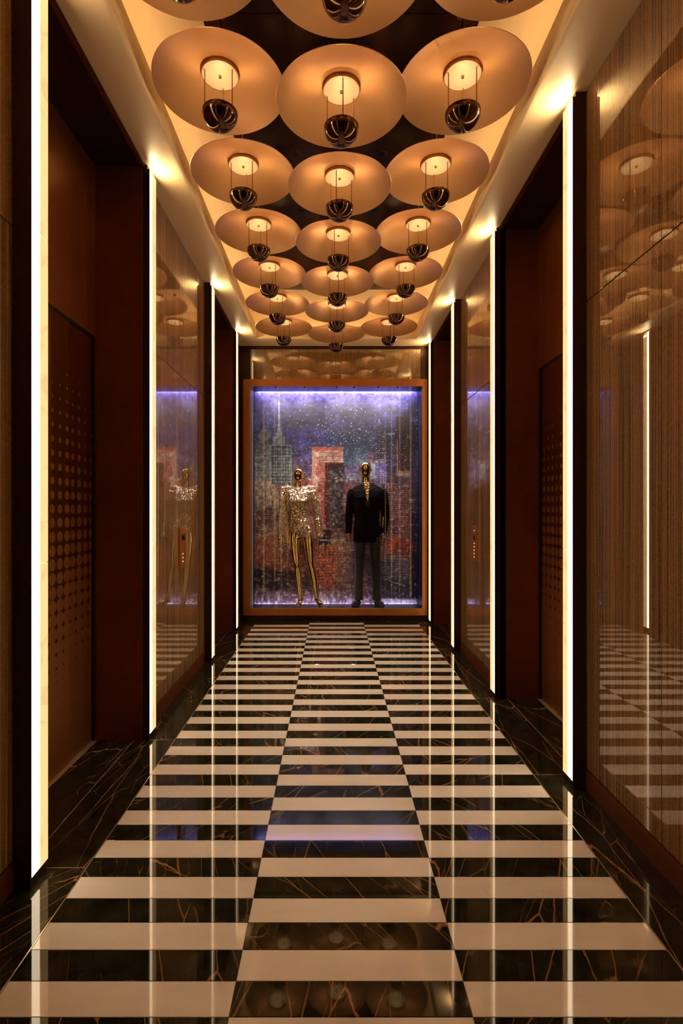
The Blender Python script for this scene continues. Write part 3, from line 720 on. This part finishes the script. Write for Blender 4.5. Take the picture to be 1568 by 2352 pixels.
    blend(foot*(1-sm(PX, 800, 880)), (150, 116, 130), 0.7); blend(foot*sm(n3, 0.5, 0.62)*(1-sm(PX, 830, 890)), (214, 190, 204), 0.8)
    blend(blob(742, 1380, 20, 14, 56, 0.3), (236, 190, 190), 0.9); blend(rect(880, 1376, 966, 1388, 3), (206, 200, 226), 0.9)
    # brush texture, stars
    # loose hand: shift the drawn edges a little, break them with pale and dark strokes
    dx = (fbm(30, 38, 71)-0.5)*5; dy = (fbm(30, 38, 75)-0.5)*5
    sx = np.clip(xx+dx, 0, W-1).astype(int); sy = np.clip(yy+dy, 0, H-1).astype(int)
    k_ = (sm(PY, 990, 1060)*0.55)[..., None]; img = img*(1-k_)+img[sy, sx]*k_
    st2 = noise(60, 200, 81); st3 = noise(150, 60, 83); low2 = sm(PY, 1060, 1120)
    blend(low2*sm(st2*0.6+n2*0.4, 0.60, 0.74)*(1-sm(PX, 800, 830)), (206, 184, 160), 0.55); blend(low2*sm(st3*0.5+n3*0.5, 0.58, 0.72), (24, 14, 20), 0.6)
    blend(low2*sm(st2*0.5+n3*0.5, 0.62, 0.74)*sm(PX, 800, 830), (170, 150, 180), 0.45)
    sky = 1-sm(PY, 1000, 1060); img *= (1-0.42*sky*sm(PY, 900, 945))[..., None]
    t = (n3-0.5)*1.1+(rs.rand(H, W)-0.5)*0.35+(vst-0.5)*0.15
    img *= (1+t)[..., None]
    for _ in range(520):
        x = int(np.clip(rs.normal(220, 90), 2, W-3)); y = int(np.clip(rs.normal(130, 48), 2, H-3))
        if y > 230: continue
        col = np.array([(235, 235, 255), (120, 210, 200), (230, 190, 150), (150, 150, 250), (230, 130, 150)][rs.randint(5)], float)
        k_ = 0.7+rs.rand()*1.1; img[y, x] = img[y, x]*0.2+col*k_; k_ *= 0.6 if rs.rand() < 0.6 else 1.0; img[y, x+1] = img[y, x+1]*0.75+col*0.25*k_
    for _ in range(900):
        x = rs.randint(2, W-4); y = rs.randint(190, H-3); c_ = img[y, x]*(0.45 if rs.rand() < .5 else 1.5)
        img[y:y+rs.randint(1, 3), x:x+rs.randint(1, 5)] = c_
    g_ = img.mean(-1, keepdims=True); lowm = sm(PY, 1010, 1090)[..., None]
    img = g_+(img-g_)*(1.05-0.05*lowm)
    img = 255*(np.clip(img, 0, 400)/255)**(1.0-0.14*lowm)*(0.92+0.26*lowm)
    img = np.clip(img, 0, 255)/255.0
    l = np.where(img <= 0.04045, img/12.92, ((img+0.055)/1.055)**2.4)
    return np.clip(l, 0, 1)
pic = painting(); H_, W_, _ = pic.shape
me = bpy.data.meshes.new('backdrop')
xs = np.linspace(IX0+0.002, IX1-0.002, W_); zs = np.linspace(IZ1+0.002, IZ0-0.002, H_)
co = np.zeros((H_, W_, 3)); co[..., 0] = xs[None, :]; co[..., 1] = YB; co[..., 2] = zs[:, None]
idx = np.arange(H_*W_).reshape(H_, W_)
q = np.stack([idx[1:, :-1], idx[1:, 1:], idx[:-1, 1:], idx[:-1, :-1]], -1).reshape(-1, 4)
nv = H_*W_
border = np.concatenate([idx[0, :], idx[1:, -1], idx[-1, :-1][::-1], idx[1:-1, 0][::-1]])
back = co.reshape(-1, 3)[border].copy(); back[:, 1] += 0.011
nb = len(border); bi = nv+np.arange(nb)
sidef = np.stack([border, np.roll(border, -1), np.roll(bi, -1), bi], -1)
me.vertices.add(nv+nb); me.vertices.foreach_set('co', np.concatenate([co.reshape(-1, 3), back]).ravel())
allq = np.concatenate([q, sidef]); nl = len(allq)*4
me.loops.add(nl); me.loops.foreach_set('vertex_index', allq.ravel().astype(np.int32))
me.polygons.add(len(allq)); me.polygons.foreach_set('loop_start', np.arange(0, nl, 4, dtype=np.int32))
me.update(calc_edges=True); me.validate()
ca = me.color_attributes.new('paint', 'FLOAT_COLOR', 'POINT')
cc = np.ones((nv+nb, 4)); cc[:nv, :3] = pic.reshape(-1, 3); cc[nv:, :3] = 0.05
ca.data.foreach_set('color', cc.ravel())
m_, nt, b = mat('painted skyline canvas')
at = N(nt, 'ShaderNodeAttribute', attribute_name='paint'); L(nt, at.outputs['Color'], b.inputs['Base Color']); setp(b, rough=0.6)
bd = link('backdrop_painting', me, m_)
tag(bd, 'painted night skyline backdrop with pink tower, hanging behind the two mannequins', 'painting')

# ------------------------------------------------------------------ mannequins
def remeshed(name, bm, m, parent, voxel=0.007, smooth=3):
    me = bpy.data.meshes.new('t'); bmesh.ops.recalc_face_normals(bm, faces=bm.faces); bm.to_mesh(me); bm.free()
    t = bpy.data.objects.new('t', me); C.objects.link(t)
    md_ = t.modifiers.new('r', 'REMESH'); md_.mode = 'VOXEL'; md_.voxel_size = voxel
    sm_ = t.modifiers.new('s', 'SMOOTH'); sm_.iterations = smooth; sm_.factor = 0.5
    dg = bpy.context.evaluated_depsgraph_get(); dg.update()
    me2 = bpy.data.meshes.new_from_object(t.evaluated_get(dg)); me2.name = name; me2.materials.clear()
    bpy.data.objects.remove(t); bpy.data.meshes.remove(me)
    return link(name, me2, m, parent, True)
def loft_h(bm, secs, seg=28, power=2.0):
    """horizontal sections (z, xc, yc, rx, ry) joined bottom to top"""
    rings = []
    for z, xc, yc, rx, ry in secs:
        ring = []
        for k in range(seg):
            a = 2*math.pi*k/seg; ca_, sa = math.cos(a), math.sin(a)
            e = 2.0/power
            ring.append(bm.verts.new((xc+rx*math.copysign(abs(ca_)**e, ca_), yc+ry*math.copysign(abs(sa)**e, sa), z)))
        rings.append(ring)
    for A, B in zip(rings, rings[1:]):
        for k in range(seg): bm.faces.new((A[k], A[(k+1) % seg], B[(k+1) % seg], B[k]))
    bm.faces.new(rings[0]); bm.faces.new(rings[-1])
def head(bm, x, z0, z1, w, y=0.0):
    h = z1-z0
    prof = [(0.0, 0.30, 0.30, -0.018), (0.06, 0.52, 0.50, -0.016), (0.16, 0.74, 0.74, -0.008), (0.30, 0.90, 0.92, 0.0), (0.46, 0.98, 1.02, 0.004),
            (0.62, 1.0, 1.08, 0.008), (0.76, 0.95, 1.02, 0.010), (0.88, 0.76, 0.82, 0.010), (0.96, 0.48, 0.52, 0.010), (1.0, 0.2, 0.22, 0.010)]
    loft_h(bm, [(z0+h*t, x, y+dy, w/2*a, w/2*1.18*b_) for t, a, b_, dy in prof], 24)
    # nose, brow, lips as low relief
    f = y - w/2*1.18
    add_tube(bm, [(x, f+0.010, z0+h*0.56), (x, f-0.004, z0+h*0.40), (x, f+0.012, z0+h*0.35)], [0.007, 0.011, 0.008], 8)
    add_tube(bm, [(x-0.045, f+0.030, z0+h*0.58), (x, f+0.010, z0+h*0.60), (x+0.045, f+0.030, z0+h*0.58)], 0.008, 8)
    add_tube(bm, [(x-0.018, f+0.026, z0+h*0.24), (x, f+0.014, z0+h*0.245), (x+0.018, f+0.026, z0+h*0.24)], 0.008, 8)
    for s in (-1, 1): add_tube(bm, [(x+s*(w/2-0.002), y+0.01, z0+h*0.36), (x+s*(w/2+0.006), y+0.014, z0+h*0.52)], [0.007, 0.010], 8)
def hand(bm, p, s, back=0.0, k=1.0):
    """hanging hand; p = wrist, s = side, fingers slightly curled"""
    x, y, z = p
    add_tube(bm, [(x, y, z), (x-s*0.002, y, z-0.04*k), (x-s*0.004, y-0.004, z-0.085*k)], [(0.017, 0.022), (0.016, 0.036), (0.013, 0.038)], 12)
    for i, ln in enumerate((0.070, 0.080, 0.074, 0.058)):
        yy = y + (-0.030+0.020*i)
        add_tube(bm, [(x-s*0.004, yy, z-0.080*k), (x-s*0.010, yy-0.002, z-(0.080+ln*0.5)*k), (x-s*0.026, yy-0.002, z-(0.078+ln)*k)], [0.0085, 0.008, 0.0065], 8)
    add_tube(bm, [(x, y-0.022, z-0.022*k), (x-s*0.006, y-0.048, z-0.055*k), (x-s*0.012, y-0.052, z-0.088*k)], [0.011, 0.010, 0.0075], 8)
def foot(bm, p, yaw, ln=0.24, heel=0.0):
    x, y, z = p; dx, dy = math.sin(yaw), -math.cos(yaw)
    pts = [(-0.055, 0.035+heel), (-0.02, 0.045+heel), (0.05, 0.040+heel*0.6), (0.11, 0.028+heel*0.1), (ln-0.075, 0.018)]
    add_tube(bm, [(x+dx*a, y+dy*a, z+b_) for a, b_ in pts], [(0.020, 0.026), (0.032, 0.040), (0.038, 0.034), (0.043, 0.024), (0.026, 0.014)], 14)

YM = 6.768
def woman():
    o = empty('mannequin', (-0.45, YM, IZ0+0.001)); tag(o, 'shiny gold female mannequin in a sequined jacket, left in the display window', 'mannequin')
    b = bmesh.new()
    head(b, 0.0, 1.625, 1.808, 0.136)
    add_tube(b, [(0.0, 0.005, 1.66), (0.0, 0.008, 1.60), (0.002, 0.01, 1.52)], [0.047, 0.045, 0.058], 18)
    loft_h(b, [(0.885, 0.045, 0.01, 0.09, 0.075), (0.94, 0.045, 0.008, 0.135, 0.095), (1.02, 0.04, 0.01, 0.150, 0.10), (1.12, 0.025, 0.005, 0.122, 0.083), (1.20, 0.015, 0.0, 0.100, 0.072),
               (1.30, 0.008, -0.005, 0.120, 0.085), (1.38, 0.004, -0.012, 0.140, 0.100), (1.45, 0.0, 0.0, 0.150, 0.088), (1.51, 0.0, 0.005, 0.135, 0.06), (1.545, 0.0, 0.008, 0.07, 0.045)])
    add_tube(b, [(-0.035, 0.0, 0.96), (-0.045, -0.005, 0.86), (-0.035, -0.012, 0.70), (-0.018, -0.020, 0.555), (-0.010, -0.006, 0.50), (0.002, 0.012, 0.38), (0.018, 0.010, 0.22), (0.030, 0.0, 0.10), (0.034, 0.0, 0.05)],
             [0.082, 0.080, 0.062, 0.046, 0.042, 0.050, 0.038, 0.027, 0.028], 20)
    add_tube(b, [(0.115, 0.0, 0.96), (0.132, -0.005, 0.86), (0.146, -0.015, 0.70), (0.160, -0.028, 0.560), (0.172, -0.014, 0.50), (0.195, 0.004, 0.38), (0.220, 0.0, 0.22), (0.243, -0.010, 0.10), (0.250, -0.012, 0.05)],
             [0.085, 0.080, 0.062, 0.046, 0.042, 0.050, 0.038, 0.027, 0.028], 20)
    foot(b, (0.034, 0.0, 0.0), -0.15, 0.21, 0.03); foot(b, (0.250, -0.012, 0.0), 0.45, 0.21, 0.03)
    for s, el, wr in ((-1, (-0.205, 0.01, 1.20), (-0.19, -0.03, 0.95)), (1, (0.238, 0.01, 1.20), (0.268, -0.02, 0.94))):
        add_tube(b, [(s*0.15, 0.0, 1.49), (s*0.18, 0.0, 1.42), el, wr], [0.045, 0.042, 0.033, 0.022], 14); hand(b, wr, s)
    remeshed('body', b, M['gold'], o, 0.007, 3)
    b = bmesh.new()
    loft_h(b, [(0.900, 0.050, 0.0, 0.030, 0.088), (0.925, 0.050, 0.0, 0.075, 0.102), (0.97, 0.048, 0.0, 0.135, 0.112), (1.02, 0.045, 0.004, 0.158, 0.112), (1.12, 0.028, 0.0, 0.134, 0.096), (1.20, 0.016, -0.004, 0.112, 0.084),
               (1.30, 0.008, -0.012, 0.132, 0.102), (1.37, 0.004, -0.022, 0.152, 0.118), (1.44, 0.0, -0.006, 0.168, 0.102), (1.50, 0.0, 0.0, 0.175, 0.075), (1.540, 0.0, 0.005, 0.120, 0.052), (1.556, 0.0, 0.005, 0.075, 0.05)])
    for s in (-1, 1):   # sharp padded shoulders
        add_tube(b, [(s*0.06, 0.0, 1.515), (s*0.15, 0.0, 1.525), (s*0.222, 0.0, 1.528)], [(0.05, 0.036), (0.058, 0.034), (0.040, 0.012)], 14)
    add_tube(b, [(0.185, 0.0, 1.50), (0.215, 0.0, 1.38), (0.240, 0.0, 1.22), (0.262, -0.01, 1.06), (0.285, -0.015, 0.90)], [0.050, 0.052, 0.047, 0.050, 0.056], 16)
    # skirt front panel that falls lower over the hip at the right
    add_tube(b, [(0.10, 0.0, 1.12), (0.125, 0.0, 1.0), (0.140, 0.0, 0.885)], [(0.05, 0.085), (0.072, 0.10), (0.072, 0.104)], 20)
    for i in range(7):  # gathered cuffs
        z = 1.12-i*0.034; x = 0.254+0.031*i/6
        add_tube(b, [(x, -0.01, z), (x+0.004, -0.012, z-0.014)], [0.052, 0.046], 14)
    remeshed('jacket', b, M['sequin'], o, 0.007, 3)
    # open wide left sleeve hanging in folds
    b = bmesh.new(); ns = 26
    top = [(-0.200, 1.520), (-0.205, 1.44), (-0.198, 1.32), (-0.196, 1.16), (-0.190, 1.00), (-0.178, 0.86), (-0.160, 0.745)]
    wd = [0.028, 0.050, 0.056, 0.066, 0.078, 0.088, 0.092]; rings = []
    for (x, z), w in zip(top, wd):
        fo = max(0.0, (1.46-z))*0.055
        rings.append([b.verts.new((x+(w+fo*0.6*math.sin(7*t))*math.cos(t)*0.86, (w*0.85+fo*0.6*math.sin(7*t+1))*math.sin(t)*0.85, z+0.03*math.sin(t*2+0.5)*(1.5-z)*0.5)) for t in [2*math.pi*k/56 for k in range(56)]])
    for A, B in zip(rings, rings[1:]):
        for k in range(56): b.faces.new((A[k], B[k], B[(k+1) % 56], A[(k+1) % 56]))
    b.faces.new(rings[0])
    sl = bm_obj('sleeve', b, M['sequin'], o, True)
    so = sl.modifiers.new('s', 'SOLIDIFY'); so.thickness = 0.004
    return o
def man():
    o = empty('mannequin', (0.452, YM+0.004, IZ0+0.001)); tag(o, 'gold male mannequin in a black suit, standing right in the display window', 'mannequin')
    b = bmesh.new(); hx = -0.022
    head(b, hx, 1.675, 1.893, 0.160)
    add_tube(b, [(hx, 0.012, 1.72), (hx+0.004, 0.012, 1.65), (0.0, 0.015, 1.54)], [0.060, 0.058, 0.072], 18)
    loft_h(b, [(0.86, 0.0, 0.0, 0.14, 0.08), (0.98, 0.0, 0.0, 0.155, 0.092), (1.14, 0.0, 0.0, 0.138, 0.085), (1.30, 0.0, -0.004, 0.158, 0.096), (1.42, 0.0, -0.006, 0.172, 0.104), (1.52, 0.0, 0.004, 0.155, 0.075), (1.565, 0.0, 0.01, 0.085, 0.05)])
    for s, x0, x1, xa in ((-1, -0.095, -0.105, -0.112), (1, 0.105, 0.118, 0.126)):
        add_tube(b, [(x0, 0, 0.95), (x0, -0.005, 0.80), (x1, -0.012, 0.50), (x1+s*0.002, 0.012, 0.36), (xa, 0.01, 0.09)], [0.066, 0.060, 0.043, 0.045, 0.030], 18)
    for s, wr in ((-1, (-0.236, -0.03, 0.935)), (1, (0.206, -0.03, 0.935))):
        add_tube(b, [(s*0.16, 0, 1.50), (s*0.205, 0.0, 1.42), (s*0.225, 0.012, 1.20), wr], [0.055, 0.052, 0.040, 0.026], 14); hand(b, wr, s)
    # bare chest filling the open collar, with the folded gold neckcloth
    add_tube(b, [(0.0, -0.045, 1.585), (0.0, -0.085, 1.52), (0.0, -0.110, 1.44), (0.0, -0.114, 1.37)], [(0.048, 0.022), (0.042, 0.020), (0.028, 0.014), (0.010, 0.008)], 12)
    remeshed('body', b, M['gold'], o, 0.007, 3)
    b = bmesh.new()
    for i, (z, w, y) in enumerate(((1.600, 0.050, -0.072), (1.572, 0.040, -0.088), (1.540, 0.034, -0.103), (1.500, 0.026, -0.116), (1.455, 0.018, -0.126))):
        add_tube(b, [(-w, y+0.010, z+0.014), (-w*0.3, y, z-0.006), (w*0.4, y-0.003, z+0.004), (w, y+0.010, z+0.012)], [0.008, 0.012, 0.011, 0.007], 8)
    bm_obj('neckcloth', b, M['gold'], o, True)
    b = bmesh.new()
    loft_h(b, [(0.835, 0.0, 0.0, 0.175, 0.108), (0.90, 0.0, 0.0, 0.176, 0.110), (1.02, 0.0, 0.0, 0.172, 0.110), (1.14, 0.0, 0.0, 0.160, 0.106), (1.28, 0.0, -0.003, 0.176, 0.116), (1.42, 0.0, -0.005, 0.196, 0.122),
               (1.50, 0.0, 0.0, 0.208, 0.098), (1.548, 0.002, 0.006, 0.190, 0.060), (1.585, 0.0, 0.020, 0.105, 0.045), (1.605, 0.0, 0.030, 0.070, 0.035)], 36, 2.3)
    for s, xs_ in ((-1, (-0.188, -0.222, -0.240, -0.243)), (1, (0.200, 0.236, 0.246, 0.216))):
        add_tube(b, [(xs_[0], 0.0, 1.525), (xs_[0]+s*0.012, 0.0, 1.46), (xs_[1], 0.004, 1.30), (xs_[2], 0.008, 1.14), (xs_[3], -0.022, 0.945)], [0.050, 0.062, 0.056, 0.050, 0.040], 18)
    jk = remeshed('jacket', b, M['suit'], o, 0.007, 2)
    t = bmesh.new(); t.from_mesh(jk.data)
    def inv(c): return c.y < 0.0 and c.z > 1.335 and abs(c.x) < 0.004+(c.z-1.335)*0.235
    bmesh.ops.delete(t, geom=[f for f in t.faces if inv(f.calc_center_median())], context='FACES'); t.to_mesh(jk.data); t.free()
    so = jk.modifiers.new('s', 'SOLIDIFY'); so.thickness = 0.005
    b = bmesh.new()
    for s in (-1, 1):   # lapels, meeting low on the chest
        out = [(s*0.050, 1.600), (s*0.092, 1.535), (s*0.074, 1.520), (s*0.086, 1.495), (s*0.012, 1.300), (s*0.004, 1.330), (s*0.022, 1.44), (s*0.036, 1.540)]
        def yy(z): return -0.052-0.082*min(1, max(0, (1.60-z)/0.2))
        lo = [b.verts.new((x, yy(z)-0.006+abs(x)*0.12, z)) for x, z in out]; hi = [b.verts.new((x, yy(z)+0.012+abs(x)*0.12, z)) for x, z in out]
        b.faces.new(lo); b.faces.new(hi[::-1])
        for i in range(8): b.faces.new((lo[i], hi[i], hi[(i+1) % 8], lo[(i+1) % 8]))
    bm_obj('lapel', b, M['satin'], o)
    for z in (1.22, 1.12):
        b = bmesh.new(); add_tube(b, [(0.012, -0.108, z), (0.012, -0.119, z)], 0.008, 12); bm_obj('button', b, M['satin'], o)
    b = bmesh.new()
    loft_h(b, [(0.84, 0.005, 0.0, 0.158, 0.095), (0.90, 0.005, 0.0, 0.160, 0.098), (0.98, 0.0, 0.0, 0.155, 0.095)])
    for s, xa, xb in ((-1, -0.086, -0.108), (1, 0.100, 0.128)):
        add_tube(b, [(xa, 0, 0.90), (xa*1.02, 0, 0.80), ((xa+xb)/2, -0.006, 0.52), (xb, 0.006, 0.30), (xb, 0.004, 0.075)], [(0.080, 0.092), (0.076, 0.088), (0.061, 0.074), (0.057, 0.068), (0.060, 0.070)], 22)
    remeshed('trousers', b, M['trouser'], o, 0.007, 2)
    for x, yaw in ((-0.120, -0.5), (0.135, 0.45)):
        b = bmesh.new(); foot(b, (x, -0.01, 0.0), yaw, 0.235)
        dx, dy = math.sin(yaw), -math.cos(yaw)
        add_tube(b, [(x-dx*0.05, -0.01-dy*0.05, 0.009), (x+dx*0.05, -0.01+dy*0.05, 0.009), (x+dx*0.165, -0.01+dy*0.165, 0.009)], [(0.03, 0.009), (0.042, 0.009), (0.026, 0.009)], 12)
        remeshed('shoe', b, M['shoe'], o, 0.006, 2)
    return o
woman(); man()

# ------------------------------------------------------------------ call panels on the glass
def call_panel(s, XW, y, label, disp):
    o = empty('call_panel', (XW-s*0.0005, y, 0.952)); tag(o, label, 'call panel')
    box('plate', (-s*0.014, -0.062, 0), (0, 0.062, 0.318), M['callp'], o, 0.002)
    if disp:
        b = bmesh.new(); add_tube(b, [(-s*0.0145, 0.0, 0.245), (-s*0.030, 0.0, 0.245)], 0.026, 24); bm_obj('key_switch', b, M['black'], o, True, 40)
        zs_ = (0.115, 0.085, 0.055)
    else:
        box('display', (-s*0.0145, -0.012, 0.19), (-s*0.016, 0.012, 0.235), M['black'], o); zs_ = (0.275, 0.160, 0.130, 0.100, 0.070, 0.040)
    for z in zs_:
        b = bmesh.new(); add_tube(b, [(-s*0.0145, 0.0, z), (-s*0.0165, 0.0, z)], 0.0045, 12); bm_obj('button', b, M['btn'], o)
call_panel(-1, XL, 4.03, 'slim copper lift call panel with round black switch on the left glass panel', True)
call_panel(1, XR, 4.60, 'slim copper lift call panel with lit dots on the right glass panel', False)
